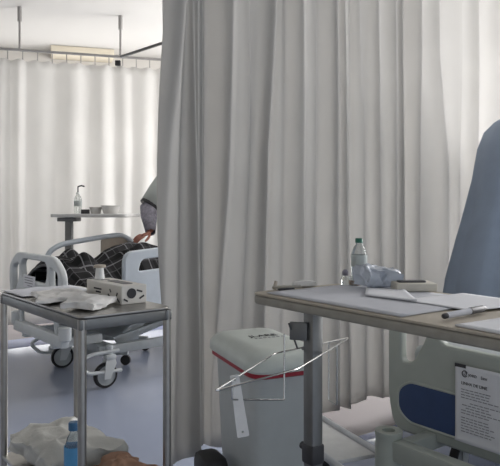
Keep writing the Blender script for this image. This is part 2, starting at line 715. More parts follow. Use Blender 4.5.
# ceiling-hung rails
RZ = 2.55
E1 = BC0 + Vector((0, 0, RZ))
E2 = Vector((-1.20, 5.93, RZ))
rl = empty('curtain_rail', E1, 0, 'grey ceiling hung rail carrying the off white far curtain, on two thin rods', 'curtain rail')
b = MB()
b.tube([BC0 - BD * 1.3 + Vector((0, 0, RZ)) - E1, BC0 + BD * 1.9 + Vector((0, 0, RZ)) - E1], .013, 8)
b.build('rail', 'rail', rl)
for p in (E1, E2):
    d = p - E1
    MB().tube([d, d + Vector((0, 0, CEIL - RZ - .12))], .011, 8).build('rod', 'rail', rl)
    MB().tube([d + Vector((0, 0, CEIL - RZ - .13)), d + Vector((0, 0, CEIL - RZ))], .02, 10).build('ceiling_socket', 'rail', rl)
MB().box((E2 - E1) + Vector((-.02, -.02, -.062)), (.05, .03, .05), bevel=.006).build('end_stop', 'rubber', rl)
rb = MB()
E3 = E2 + Vector((.46, -.5, 0)).normalized() * 1.55
rb.tube([E2 + Vector((.012, -.013, 0)) - E2, E3 - E2], .014, 8)
o = rb.build('curtain_rail', 'dark_rail', loc=E2)
tag(o, 'dark bare rail running from the second ceiling rod toward the dividing curtain', 'curtain rail')
dr = MB()
a_ = D0 + U * (T_START - .05) - V * .0 + Vector((0, 0, RZ + .13))
b_ = D0 + U * (T_END + .3) + Vector((0, 0, RZ + .13))
dr.tube([a_, b_], .014, 8)
for f in (.1, .5, .9):
    q = a_.lerp(b_, f)
    dr.tube([q, Vector((q.x, q.y, CEIL))], .011, 8)
for i in range(24):
    q = a_.lerp(b_, (i + .5) / 24)
    dr.tube([q, q - Vector((0, 0, .075))], .004, 5)
tag(dr.build('curtain_rail', 'rail'), 'grey rail above the picture that carries the beige dividing curtain', 'curtain rail')

# ------------------------------------------------------------------ hospital beds


def yz(me, x=0.):
    """plate drawn in (y, z) -> stands across the bed at x"""
    return Matrix(((0, 0, 1, x), (1, 0, 0, 0), (0, 1, 0, 0), (0, 0, 0, 1)))


def xz(y=0.):
    return Matrix(((1, 0, 0, 0), (0, 0, -1, y), (0, 1, 0, 0), (0, 0, 0, 1)))


def footboard_shape(W, zb, zt, s=1.):
    w = W / 2
    out = rounded([(-w + .03, zb), (w - .03, zb), (w, zb + .12), (w, zt - .10), (w - .13, zt), (-w + .13, zt), (-w, zt - .10), (-w, zb + .12)],
                  [.05, .05, .05, .09, .12, .12, .09, .05])
    h1 = zt - .03
    mid = rounded([(-.20, h1 - .15), (.20, h1 - .15), (.225, h1 - .05), (.19, h1 - .01), (-.19, h1 - .01), (-.225, h1 - .05)], .04)
    side = lambda g: rounded([(g * (w - .065), h1 - .25), (g * (w - .125), h1 - .24), (g * (w - .188), h1 - .13), (g * (w - .188), h1 - .035), (g * (w - .065), h1 - .07)], .03)
    return out, [mid, side(1), side(-1)]


def caster(parent, x, y, r=.08, yaw=0., z=0.):
    ca = empty('caster', (x, y, z), yaw)
    ca.parent = parent
    rot = Matrix.Rotation(R(90), 3, 'X')
    MB().lathe([(r * .78, -.017), (r * .95, -.017), (r, -.010), (r, .010), (r * .95, .017), (r * .78, .017)], (.03, 0, r), 28, rot, cap=False).build('tyre', 'rubber', ca)
    MB().lathe([(.012, -.024), (.03, -.02), (r * .60, -.012), (r * .80, -.015), (r * .80, .015), (r * .60, .012), (.03, .02), (.012, .024)], (.03, 0, r), 28, rot).build('wheel', 'bed_grey', ca)
    f = MB()
    for sy in (-1, 1):
        f.loft([[(.03 - .022, sy * .024, r - .02), (.03 + .022, sy * .024, r - .02), (.03 + .022, sy * .030, r - .02), (.03 - .022, sy * .030, r - .02)],
                [(-.035, sy * .024, r + .075), (.04, sy * .024, r + .075), (.04, sy * .030, r + .075), (-.035, sy * .030, r + .075)],
                [(-.03, sy * .012, 2 * r + .025), (.03, sy * .012, 2 * r + .025), (.03, sy * .018, 2 * r + .025), (-.03, sy * .018, 2 * r + .025)]])
    f.box((0, 0, 2 * r + .035), (.07, .06, .03), bevel=.008)
    f.tube([(0, 0, 2 * r + .04), (0, 0, 2 * r + .11)], .022, 12)
    f.build('fork', 'bed_white', ca)
    return ca


def make_bed(root, W, zb, zt, board_mat, deck_z, head_angle, rails, casters, foot_x, near=False):
    L = 2.05
    out, holes = footboard_shape(W, zb, zt)
    me = plate_mesh(out, holes, .042, .010)
    fb = MB().mesh(me, yz(me, 0)).build('footboard', board_mat, root)
    hb = MB().mesh(plate_mesh(*footboard_shape(W, zb, zt + .1), .042, .010), yz(None, L)).build('headboard', board_mat, root)
    # raised moulding around the lower panel
    if near:
        pan = rounded([(-W / 2 + .055, zb + .165), (-W / 2 + .055, zb + .085), (-W / 2 + .11, zb + .045), (W / 2 - .11, zb + .045), (W / 2 - .055, zb + .085), (W / 2 - .055, zb + .165), (W / 2 - .11, zb + .205), (-W / 2 + .11, zb + .205)], .03)
        o = MB().mesh(plate_mesh(pan, [], .006, .002), yz(None, -.0215)).build('panel', 'blue', root)
        o['label'] = 'navy blue inset panel of the footboard'
        b = MB()
        b.tube(fillet([(-.0235, y, z) for y, z in pan], .001, 1, True), .006, 6, closed=True)
        b.build('panel_moulding', board_mat, root)
    else:
        cd = MB().box((-.024, .06, zt - .185), (.004, .20, .08), bevel=.001).build('name_card', 'paper', root)
        tx = MB()
        for k in range(4):
            tx.box((-.0265, .065 - (.02 if k == 3 else 0), zt - .16 - k * .017), (.001, .14 if k < 3 else .08, .005))
        tx.build('printed_lines', 'grey_ink', cd, smooth=False)
    # deck
    w = W / 2 - .03
    d = MB()
    for sy in (-1, 1):
        d.tube([(.06, sy * w, deck_z), (L - .06, sy * w, deck_z)], .024, 8)
    for x in (.06, .55, 1.0, 1.5, L - .06):
        d.tube([(x, -w, deck_z), (x, w, deck_z)], .02, 8)
    d.build('deck_frame', 'bed_grey', root)
    hx = 1.05
    pz = deck_z + .035
    dp = MB()
    dp.box(((.07 + hx) / 2, 0, pz), (hx - .07, W - .10, .02), bevel=.004)
    ca_, sa_ = math.cos(head_angle), math.sin(head_angle)
    ry = Matrix.Rotation(-head_angle, 3, 'Y')
    ln = L - hx - .08
    dp.box((hx + ln / 2 * ca_, 0, pz + ln / 2 * sa_), (ln, W - .10, .02), ry, bevel=.004)
    dp.build('deck_panel', 'bed_grey', root)
    m = MB()
    th = .13
    m.box(((.07 + hx) / 2, 0, pz + .01 + th / 2), (hx - .06, W - .10, th), bevel=.03, seg=3)
    m.build('mattress', 'bed_grey' if near else 'mattress', root)
    m = MB()
    m.box((hx + (ln / 2) * ca_ - (th / 2 + .01) * sa_ + .02, 0, pz + ln / 2 * sa_ + (th / 2 + .01) * ca_ + .008), (ln, W - .10, th), ry, bevel=.03, seg=3)
    m.build('mattress_back_section', 'bed_grey' if near else 'mattress', root)
    # base: two side members, cross members, lifting arms
    bz = .235
    b = MB()
    cy = W / 2 - .10
    for sy in (-1, 1):
        b.box((1.02, sy * (cy - .02), bz), (1.5, .05, .06), bevel=.008)
    for x in (.34, 1.70):
        b.box((x, 0, bz), (.09, 2 * cy + .02, .06), bevel=.008)
    b.build('base_frame', 'bed_grey', root)
    for (x0, x1) in ((.45, .72), (1.5, 1.2)):
        a = MB()
        for sy in (-1, 1):
            dx, dz = x1 - x0, deck_z - bz - .03
            ll = math.hypot(dx, dz)
            a.box(((x0 + x1) / 2, sy * (cy - .10), (bz + deck_z) / 2), (ll, .035, .07), Matrix.Rotation(-math.atan2(dz, dx), 3, 'Y'), bevel=.008)
        a.tube([(x1, -cy + .06, deck_z - .03), (x1, cy - .06, deck_z - .03)], .02, 10)
        a.build('lifting_arm', 'bed_grey', root)
    mo = MB()
    mo.tube([(.62, -.12, bz + .03), (1.25, -.12, deck_z - .04)], .032, 12)
    mo.box((.60, -.12, bz + .04), (.14, .09, .09), bevel=.012)
    mo.build('lift_motor', 'bed_grey', root)
    sh = MB()
    sh.loft([[(.40, -.30, bz + .05), (.40, .30, bz + .05), (.40, .30, bz + .065), (.40, -.30, bz + .065)],
             [(1.15, -.26, deck_z - .045), (1.15, .26, deck_z - .045), (1.15, .26, deck_z - .03), (1.15, -.26, deck_z - .03)]])
    sh.build('sloping_cover', 'bed_grey', root, smooth=False)
    # foot end cross bar and corner bumpers
    fx = foot_x
    cb = MB()
    fz = .275 if near else .335
    cb.box((fx, 0, fz), (.055, 2 * .29 + (.06 if near else .24), .075), bevel=.010)
    for sy in (-1, 1):
        cb.box((fx / 2 + .16, sy * .24, .275 if near else .30), (abs(fx) + .32, .05, .06), bevel=.008)
    if not near:
        for sy in (-1, 1):
            cb.tube([(fx, sy * .30, .34), (.0, sy * .30, .56)], .018, 10)
    cb.build('foot_bar', 'bed_olive' if near else 'bed_white', root)
    for sy in (-1, 1):
        y = sy * (.29 if near else .40)
        s_ = MB()
        if not near:
            s_.lathe([(.03, .34), (.04, .35), (.04, .425), (.022, .43)], (fx, y, 0), 24)
            s_.build('pole_socket', 'bed_white', root)
            continue
        s_.lathe([(.036, .14), (.050, .15), (.050, .28), (.047, .315), (.050, .32), (.050, .336), (.024, .336), (.024, .22)], (fx, y, 0), 28)
        s_.build('pole_socket', 'bed_olive', root)
    if not near:
        for sy in (-1, 1):
            g = MB()
            g.tube(fillet([(.40, sy * .37, .23), (.20, sy * .38, .23), (.10, sy * .38, .19), (.18, sy * .38, .11), (.42, sy * .37, .10)], .04), .012, 8)
            g.build('brake_pedal', 'bed_white', root)
    for (x, y) in casters:
        caster(root, x, y, .08, R(random.uniform(150, 215)))
    # side rails
    for (y, x0, x1, z0, z1, kind) in rails:
        if kind == 'panel':
            o2 = rounded([(x0, z0), (x1, z0), (x1, z1 + .05), (x0 + .15, z1 + .01), (x0, z1)], [.04, .05, .1, .1, .08])
            h2 = [rounded([(x0 + .10, z1 - .13), (x0 + .42, z1 - .11), (x0 + .42, z1 - .035), (x0 + .13, z1 - .05)], .03),
                  rounded([(x0 + .50, z1 - .11), (x1 - .08, z1 - .09), (x1 - .08, z1 - .0), (x0 + .50, z1 - .025)], .03)]
            me = plate_mesh(o2, h2, .04, .010)
            MB().mesh(me, xz(y)).build('side_rail', 'bed_rail', root)
        else:
            g = MB()
            g.tube(fillet([(x0, y, z0), (x0, y, z1 - .1), (x0 + .10, y, z1 - .04), (x0 + .40, y, z1), (x1 - .1, y, z1 + .02), (x1, y, z1 - .06), (x1 + .05, y, z0)], .06), .02, 10)
            rr = g.build('side_rail', 'bed_rail', root)
            o2 = rounded([(x0 + .43, z1 - .20), (x1 + .02, z1 - .20), (x1 - .02, z1 - .02), (x1 - .1, z1 + .005), (x0 + .43, z1 - .012)], .02)
            pn = MB().mesh(plate_mesh(o2, [], .016, .003), xz(y)).build('infill_panel', 'bed_tan', rr)
            pn['label'] = 'tan infill panel of the far rail'
    return root


# far bed
UP = Vector((.77, .64, 0)).normalized()
VP = Vector((.64, -.77, 0)).normalized()
fb_root = empty('hospital_bed', (-1.394, 4.175, 0), math.atan2(.64, .77),
                'white hospital bed with a name card on its footboard, under a dark plaid blanket', 'hospital bed')
make_bed(fb_root, .90, .52, .85, 'bed_white', .46, R(32),
         [(-.46, .38, 1.05, .50, .87, 'panel'), (.46, .26, .98, .50, .92, 'tube')],
         [(.34, -.36), (.34, .30), (1.70, -.36), (1.70, .36)], .02)
# near bed
nb_root = empty('hospital_bed', (.843, 2.235, 0), YAW,
                'grey green hospital bed footboard with a navy panel, behind the overbed table on the right', 'hospital bed')
make_bed(nb_root, .90, .27, .82, 'bed_olive', .42, R(20), [], [(.34, -.36), (.34, .36), (1.70, -.36), (1.70, .36)], -.20, near=True)

# notice taped to the near footboard
FBM = Matrix.Translation(nb_root.location) @ Matrix.Rotation(YAW, 4, 'Z')


def on_board(y, z, out=.0235):
    return FBM @ Vector((-out, y, z))


# sheet lies in the board's plane: page x runs to -y of the bed, page y up
nt_root = empty('printed_notice', on_board(.124, .313, .0315), 0,
                'white printed notice taped over the navy panel of the right footboard', 'notice')
PM = Matrix(((0, 0, -1, 0), (-1, 0, 0, 0), (0, 1, 0, 0), (0, 0, 0, 1)))
RZ3 = Matrix.Rotation(YAW, 4, 'Z')


def page(mb_, me, x, y, dz=.0008):
    mb_.mesh(me, RZ3 @ PM @ Matrix.Translation((x, y, dz)))


b = MB()


def notice_sheet(a, bb):
    x, y = a * .21, bb * .275
    z = .001 + .004 * (max(0, .12 - bb) / .12) ** 2 + .0008 * math.sin(a * 7)
    p = RZ3 @ PM @ Vector((x, y, z))
    return p


b.grid(notice_sheet, 16, 20)
o = b.build('sheet', 'paper', nt_root)
solid(o, .0006)
b = MB()
page(b, text_mesh('JORD', .014), .056, .240, .004)
page(b, text_mesh('Sant', .015), .105, .240, .004)
page(b, text_mesh('LINHA DE LINE', .0155), .026, .207, .004)
b.build('heading_text', 'ink', nt_root, smooth=False)
b = MB()
ring = [(RZ3 @ PM @ Vector((.041 + .0105 * math.cos(R(a)), .246 + .0105 * math.sin(R(a)), .004))) for a in range(20, 330, 15)]
b.tube(ring, .0016, 5)
ring = [(RZ3 @ PM @ Vector((.043 + .005 * math.cos(R(a)), .246 + .005 * math.sin(R(a)), .004))) for a in range(180, 480, 20)]
b.tube(ring, .0012, 5)
b.build('round_emblem', 'ink', nt_root, smooth=False)
b = MB()
random.seed(3)
yy = .190
for k in range(15):
    x0 = .026 if k not in (4, 5, 6) else (.062, .03, .045)[k - 4]
    x1 = random.uniform(.12, .185)
    x = x0
    while x < x1:
        wv = random.uniform(.008, .02)
        q = RZ3 @ PM @ Vector((x + wv / 2, yy, .0042))
        b.box(q, (.0006, wv, .0028), YAW)
        x += wv + .004
    yy -= .0098 if k not in (3, 8) else .016
b.build('small_print', 'grey_ink', nt_root, smooth=False)
b = MB()
q = RZ3 @ PM @ Vector((.012, .273, .005))
b.box(RZ3 @ PM @ Vector((.022, .272, .0025)), (.003, .045, .012), YAW)
b.build('tape', 'dark', nt_root, smooth=False)

# ------------------------------------------------------------------ patient and blanket in the far bed
BM = Matrix.Translation(fb_root.location) @ Matrix.Rotation(fb_root.rotation_euler.z, 4, 'Z')


def bed_pt(x, y, z):
    return BM @ Vector((x, y, z))


def head_mesh(mb_, M, s=1.):
    """a head, +x the face, origin at the middle of the skull, height .235"""
    bm = bmesh.new()
    bmesh.ops.create_uvsphere(bm, u_segments=28, v_segments=20, radius=1.)
    for v in bm.verts:
        x, y, z = v.co
        p = Vector((x * .095, y * .074, z * .118))
        if z < -.1:                                # jaw
            k = min(1., (-z - .1) / .9)
            p.y *= 1 - .28 * k
            p.x = p.x * (1 - .22 * k) + .016 * k
        if x < 0 and z > -.3:
            p.x *= 1.08
        if x > .5:
            a = math.exp(-(y / .16) ** 2)
            if -.38 < z < .12:                      # nose
                p.x += .026 * a * max(0, 1 - abs(z + .22) / .30)
            for sy in (-1, 1):                      # eye sockets
                p.x -= .010 * math.exp(-((y - sy * .42) / .16) ** 2 - ((z - .06) / .10) ** 2)
            p.x += .006 * math.exp(-((z + .52) / .07) ** 2 - (y / .26) ** 2)      # lips
            p.x -= .005 * math.exp(-((z + .55) / .02) ** 2 - (y / .26) ** 2)
        v.co = p * s
    for sy in (-1, 1):                              # ears
        r = bmesh.ops.create_uvsphere(bm, u_segments=10, v_segments=8, radius=1.)
        bmesh.ops.transform(bm, matrix=Matrix.Translation((-.005 * s, sy * .074 * s, -.008 * s)) @ Matrix.Diagonal((.018 * s, .010 * s, .032 * s, 1)), verts=r['verts'])
    me = bpy.data.meshes.new('tmp_head')
    bm.to_mesh(me)
    bm.free()
    mb_.mesh(me, M)


def hand_mesh(mb_, M, curl=.5, left=1, s=1.):
    """palm from the wrist at the origin along +x, back of the hand +z, thumb on the +y*left side"""
    def P(x, y, z):
        return M @ Vector((x * s, y * left * s, z * s))
    mb_.mesh(skin([P(0, 0, 0), P(.035, 0, 0), P(.07, 0, 0), P(.09, 0, -.003)], [(0, 1), (1, 2), (2, 3)],
                  [(.022 * s, .018 * s), (.034 * s, .014 * s), (.037 * s, .013 * s), (.03 * s, .011 * s)], 1))
    for (y, ln, r) in ((.027, .072, .0088), (.009, .080, .0092), (-.010, .074, .0088), (-.028, .058, .0078)):
        pts = [P(.07, y * .9, 0)]
        x, z, a = .088, -.001, 0.
        pts.append(P(x, y, z))
        for f in (.45, .30, .25):
            a += curl * .75
            x += ln * f * math.cos(a)
            z -= ln * f * math.sin(a)
            pts.append(P(x, y * 1.06, z))
        mb_.mesh(chain(pts, [r * s * k for k in (1., 1.05, .95, .88, .7)]))
    mb_.mesh(chain([P(.02, .018, -.004), P(.045, .044, -.010), P(.072, .058, -.016), P(.095, .062, -.024)], [.012 * s, .0115 * s, .010 * s, .0075 * s]))


def frame(o, x, z=None):
    """matrix with origin o, x axis along x and z axis near z"""
    x = Vector(x).normalized()
    z = Vector(z or (0, 0, 1))
    y = z.cross(x).normalized()
    z = x.cross(y)
    M = Matrix((x, y, z)).transposed().to_4x4()
    M.translation = Vector(o)
    return M


pt = empty('person', bed_pt(1.1, 0, .64), 0, 'person lying in the far bed, legs under the dark plaid blanket', 'person')
pi = Matrix.Translation(-pt.location)
b = MB()


def bp(x, y, z):
    return bed_pt(x, y, z) - pt.location


hip = bp(1.10, .02, .76)
vs = [hip, bp(1.30, .02, .87), bp(1.52, .02, 1.00), bp(1.64, .02, 1.08), bp(1.71, .02, 1.14),
      bp(1.10, -.10, .75), bp(.75, -.12, .80), bp(.36, -.11, .71), bp(.25, -.11, .77),
      bp(1.10, .13, .75), bp(.78, .13, .78), bp(.38, .12, .71), bp(.27, .13, .77),
      bp(1.53, -.18, 1.00), bp(1.34, -.25, .87), bp(1.27, -.06, 1.02),
      bp(1.53, .21, 1.00), bp(1.34, .28, .87), bp(1.25, .10, 1.02)]
ed = [(0, 1), (1, 2), (2, 3), (3, 4), (0, 5), (5, 6), (6, 7), (7, 8), (0, 9), (9, 10), (10, 11), (11, 12), (2, 13), (13, 14), (14, 15), (2, 16), (16, 17), (17, 18)]
rd = [.13, (.15, .11), (.15, .11), .06, .055, .10, .065, .045, .035, .10, .065, .045, .035, .065, .045, .03, .065, .045, .03]
b.mesh(skin(vs, ed, rd, 2))
head_mesh(b, frame(bp(1.80, .02, 1.25), UP.to_tuple() and (-UP.x * .6, -UP.y * .6, .75), (UP.x, UP.y, .6)))
hand_mesh(b, frame(bp(1.27, -.06, 1.02), -VP - UP * .3, (0, 0, 1)), .45, 1)
hand_mesh(b, frame(bp(1.25, .10, 1.02), VP - UP * .3, (0, 0, 1)), .45, -1)
b.build('body', 'skin', pt, angle=180)
b = MB()
b.mesh(skin([bp(1.12, .02, .77), bp(1.30, .02, .87), bp(1.52, .02, 1.00), bp(1.53, -.19, 1.0), bp(1.34, -.255, .87), bp(1.29, -.12, .98), bp(1.53, .22, 1.0), bp(1.34, .285, .87), bp(1.28, .16, .98)],
            [(0, 1), (1, 2), (2, 3), (3, 4), (4, 5), (2, 6), (6, 7), (7, 8)], [.145, (.165, .125), (.165, .125), .08, .062, .05, .08, .062, .05], 2))
b.build('pyjama_top', 'mattress', pt, angle=180)
b = MB()
bmh = bmesh.new()
bmesh.ops.create_uvsphere(bmh, u_segments=20, v_segments=12, radius=1.)
bmesh.ops.delete(bmh, geom=[v for v in bmh.verts if v.co.z < -.05 or v.co.x > .55], context='VERTS')
meh = bpy.data.meshes.new('tmp_hair')
bmesh.ops.transform(bmh, matrix=Matrix.Diagonal((.112, .083, .128, 1)), verts=bmh.verts)
bmh.to_mesh(meh)
bmh.free()
b.mesh(meh, frame(bp(1.80, .02, 1.25), (-UP.x * .6, -UP.y * .6, .75), (UP.x, UP.y, .6)))
b.build('hair', 'hair', pt, angle=180)
pl = crumple((.34, .60, .12), .012, 5, 4, 12, .7)
o = pl.build('pillow', 'sheet', angle=180)
o.matrix_world = BM @ Matrix.Translation((1.83, 0, 1.085)) @ Matrix.Rotation(-R(32), 4, 'Y')
tag(o, 'white pillow at the raised head end of the far bed', 'pillow')


def blanket(a, bb):
    """a along the bed from the foot, bb across from the near side to the far side"""
    x = .09 + 1.17 * a
    w = -.50 + 1.0 * bb
    base = .645
    h = 0.
    for (cx, cy, hh, sx, sy) in ((.72, -.12, .24, .36, .17), (.76, .13, .24, .36, .17), (.28, -.10, .20, .13, .14), (.29, .13, .21, .13, .14),
                                 (1.08, .02, .17, .30, .26), (.5, .0, .10, .5, .26), (.16, .06, .17, .30, .36)):
        h = max(h, hh * math.exp(-((x - cx) / sx) ** 2 - ((w - cy) / sy) ** 2))
    z = base + h + .016 * noise.noise(Vector((x * 6, w * 6, 1))) + .010 * noise.noise(Vector((x * 15, w * 13, 4))) + .012
    y = w
    edge = abs(w) - .41
    if edge > 0:                                    # hangs over the mattress edge, inside the rails
        y = math.copysign(.41 + edge * .2, w)
        z = base + .012 - edge * 1.3 + h * .5
    if a < .04:
        z -= (.04 - a) * 1.2
    return bed_pt(x, y, z)


b = MB().grid(blanket, 90, 70, lambda a, bb: (a * 1.17, bb * 1.0))
o = b.build('plaid_blanket', 'plaid', angle=180)
solid(o, .012, -1)
tag(o, 'dark plaid blanket with pale crossing lines spread over the far bed', 'blanket')

# ------------------------------------------------------------------ standing figures


def ring_pts(c, f, l, a, b_, n=28, wob=0., ph=0.):
    out = []
    for k in range(n):
        t = 2 * PI * k / n
        w = 1 + wob * math.sin(7 * t + ph) + wob * .6 * math.sin(11 * t + ph * 2)
        out.append(Vector(c) + Vector(f) * (a * math.cos(t) * w) + Vector(l) * (b_ * math.sin(t) * w))
    return out


# helper leaning over the near bed (only its back shows at the frame's edge)
p0 = Vector((1.385, 3.60, 0))
fw = Vector((math.cos(R(18)), math.sin(R(18)), 0))
lf = Vector((-fw.y, fw.x, 0))
st = empty('person', p0, 0, 'person in a long blue grey gown leaning over the near bed at the right edge', 'person')


def q_(f, l, z):
    return fw * f + lf * l + Vector((0, 0, z))


b = MB()
vs = [q_(0, 0, .98), q_(.06, 0, 1.18), q_(.15, 0, 1.44), q_(.20, 0, 1.60), q_(.25, 0, 1.70),
      q_(0, .10, .93), q_(.02, .11, .52), q_(-.02, .12, .10), q_(.10, .13, .04),
      q_(0, -.10, .93), q_(.02, -.11, .52), q_(-.02, -.12, .10), q_(.10, -.13, .04),
      q_(.17, .20, 1.47), q_(.36, .25, 1.25), q_(.58, .18, 1.13),
      q_(.17, -.20, 1.47), q_(.36, -.25, 1.25), q_(.58, -.18, 1.13)]
ed = [(0, 1), (1, 2), (2, 3), (3, 4), (0, 5), (5, 6), (6, 7), (7, 8), (0, 9), (9, 10), (10, 11), (11, 12), (2, 13), (13, 14), (14, 15), (2, 16), (16, 17), (17, 18)]
rd = [.14, (.15, .11), (.15, .115), .06, .055, .10, .065, .045, .04, .10, .065, .045, .04, .065, .048, .03, .065, .048, .03]
b.mesh(skin(vs, ed, rd, 2))
HM = frame(q_(.33, 0, 1.81), fw * .8 + Vector((0, 0, -.55)), fw * .55 + Vector((0, 0, .8)))
head_mesh(b, HM)
hand_mesh(b, frame(q_(.58, .18, 1.13), fw + Vector((0, 0, -.4)), (0, 0, 1)), .5, -1)
hand_mesh(b, frame(q_(.58, -.18, 1.13), fw + Vector((0, 0, -.4)), (0, 0, 1)), .5, 1)
b.build('body', 'skin', st, angle=180)
g = MB()
prof = [(-.06, .28, .28, .25), (-.06, .50, .26, .25), (-.045, .75, .215, .24), (0., .95, .19, .225), (.045, 1.10, .18, .215), (.09, 1.25, .18, .22),
        (.145, 1.40, .175, .235), (.18, 1.49, .16, .235), (.205, 1.545, .13, .19), (.215, 1.58, .09, .11), (.23, 1.61, .075, .075)]
rings = [ring_pts(q_(c_ + (.0 if z < 1.3 else -.01), 0, z + max(0, z - .75) * .11), fw + Vector((0, 0, -.15 if z > 1.3 else 0)), lf, a, bb, 64, .05 if z < 1.2 else .022, z * 2) for (c_, z, a, bb) in prof]
g.loft(rings, cap=False)
o = g.build('gown', 'gown', st, angle=180)
solid(o, .004, 1)
for sy in (-1, 1):
    g = MB()
    g.tube([q_(.12, sy * .14, 1.48), q_(.19, sy * .21, 1.46), q_(.27, sy * .235, 1.36), q_(.36, sy * .255, 1.25), q_(.46, sy * .22, 1.19), q_(.56, sy * .185, 1.14)], [.085, .092, .085, .075, .066, .05], 18, cap=False)
    solid(g.build('sleeve', 'gown', st, angle=180), .004, 1)
g = MB()
g.tube([q_(.085, -.03, 1.69), q_(.065, -.06, 1.655), q_(.052, -.085, 1.62)], [.008, .010, .006], 8)
g.build('neck_tie', 'cap', st)
g = MB()
g.tube([q_(.035, -.075, 1.63), q_(.025, -.085, 1.60)], [.010, .008], 8)
g.build('tie_knot', 'dark', st)
bmh = bmesh.new()
bmesh.ops.create_uvsphere(bmh, u_segments=24, v_segments=14, radius=1.)
bmesh.ops.delete(bmh, geom=[v for v in bmh.verts if v.co.z < -.1 + .5 * max(0, v.co.x)], context='VERTS')
bmesh.ops.transform(bmh, matrix=Matrix.Diagonal((.112, .086, .130, 1)), verts=bmh.verts)
meh = bpy.data.meshes.new('tmp_cap')
bmh.to_mesh(meh)
bmh.free()
MB().mesh(meh, HM).build('cap', 'cap', st, angle=180)
for sy in (-1, 1):
    g = MB()
    g.tube([q_(0, sy * .10, .90), q_(.01, sy * .11, .52), q_(-.02, sy * .12, .12)], [.12, .085, .07], 18, cap=False)
    g.build('trouser_leg', 'trouser', st, angle=180)
    g = MB()
    g.loft([rrp for rrp in [[q_(.05 + x * kx, sy * .125 + y * ky, z) for x, y in rrect(.14, .05, .045)] for (z, kx, ky) in ((.0, 1, 1), (.03, 1, 1), (.07, .85, .85), (.09, .45, .75))]])
    g.build('shoe', 'shoe', st, angle=60)

# helper on the far side of the far bed, mostly behind the curtain
p1 = Vector((-.46, 5.52, 0))
fw = Vector((-.55, -.83, 0)).normalized()
lf = Vector((-fw.y, fw.x, 0))
s2 = empty('person', p1, 0, 'person in a pale grey gown behind the far bed, one arm reaching down', 'person')


def w_(x, y, z):
    return Vector((x, y, z)) - p1


SH = Vector((-.66, 5.44, 1.43))
EL = Vector((-.845, 5.32, 1.15))
WR = Vector((-.795, 5.12, .955))
HD = (Vector((-.97, 4.98, .885)) - WR).normalized()
b = MB()
SH2 = p1 + q_(.03, .20, 1.45)
vs = [q_(0, 0, .98), q_(.03, 0, 1.18), q_(.05, 0, 1.40), q_(.06, 0, 1.53), q_(.07, 0, 1.60),
      q_(0, .10, .93), q_(.02, .11, .52), q_(-.02, .12, .10), q_(.10, .13, .04),
      q_(0, -.10, .93), q_(.02, -.11, .52), q_(-.02, -.12, .10), q_(.10, -.13, .04),
      SH - p1, EL - p1, WR - p1, q_(.04, .20, 1.44), q_(.08, .25, 1.15), q_(.25, .20, 1.0)]
if (SH - p1 - q_(.05, .2, 1.44)).length < (SH - p1 - q_(.05, -.2, 1.44)).length:
    vs[16:19] = [q_(.04, -.20, 1.44), q_(.08, -.25, 1.15), q_(.25, -.20, 1.0)]
b.mesh(skin(vs, ed, rd, 2))
HM2 = frame(q_(.11, 0, 1.70), fw * .9 + Vector((0, 0, -.3)), (0, 0, 1))
head_mesh(b, HM2)
hand_mesh(b, frame(WR - p1, HD, (.1, -.25, 1)), .35, 1, 1.05)
hand_mesh(b, frame(vs[18], fw + Vector((0, 0, -.5)), (0, 0, 1)), .5, -1)
b.build('body', 'skin_red', s2, angle=180)
g = MB()
prof = [(-.02, .30, .26, .28), (0, .75, .20, .25), (.02, 1.10, .175, .225), (.04, 1.30, .17, .23), (.05, 1.44, .14, .235), (.055, 1.51, .11, .17), (.06, 1.56, .08, .08)]
g.loft([ring_pts(q_(c_, 0, z), fw, lf, a, bb, 48, .025 if z < 1.2 else .01, z * 2) for (c_, z, a, bb) in prof], cap=False)
solid(g.build('gown', 'gown_far', s2, angle=180), .004, 1)
g = MB()
S0 = SH - p1
E0 = EL - p1
g.tube([S0 + Vector((.09, .02, .03)), S0, S0.lerp(E0, .5), S0.lerp(E0, .95)], [.09, .10, .098, .085], 18, cap=False)
solid(g.build('sleeve', 'gown_far', s2, angle=180), .004, 1)
g = MB()
W0 = WR - p1
g.tube([E0 + Vector((.02, .02, .03)), E0, E0.lerp(W0, .3), E0.lerp(W0, .6), W0], [.055, .066, .066, .052, .036], 18, cap=False)
solid(g.build('long_cuff', 'cuff', s2, angle=180), .004, 1)
g = MB()
d_ = (S0 - E0).normalized()
c_ = S0.lerp(E0, .93)
Mx = frame((0, 0, 0), (d_.y, -d_.x, 0), d_)
g.lathe([(.087, -.012), (.091, -.010), (.091, .010), (.087, .012)], c_, 20, Mx.to_3x3())
g.build('dark_band', 'dark', s2)
g = MB()
g.tube([vs[16] + Vector((-.0, .0, .0)), vs[17], vs[17].lerp(vs[18], .9)], [.085, .07, .05], 18, cap=False)
solid(g.build('sleeve', 'gown_far', s2, angle=180), .004, 1)
MB().mesh(meh, HM2).build('cap', 'cap', s2, angle=180)
for sy in (-1, 1):
    g = MB()
    g.tube([q_(0, sy * .10, .90), q_(.01, sy * .11, .52), q_(-.02, sy * .12, .12)], [.12, .085, .07], 18, cap=False)
    g.build('trouser_leg', 'trouser', s2, angle=180)
    g = MB()
    g.loft([[q_(.05 + x * kx, sy * .125 + y * ky, z) for x, y in rrect(.14, .05, .045)] for (z, kx, ky) in ((.0, 1, 1), (.03, 1, 1), (.07, .85, .85), (.09, .45, .75))])
    g.build('shoe', 'shoe', s2, angle=60)

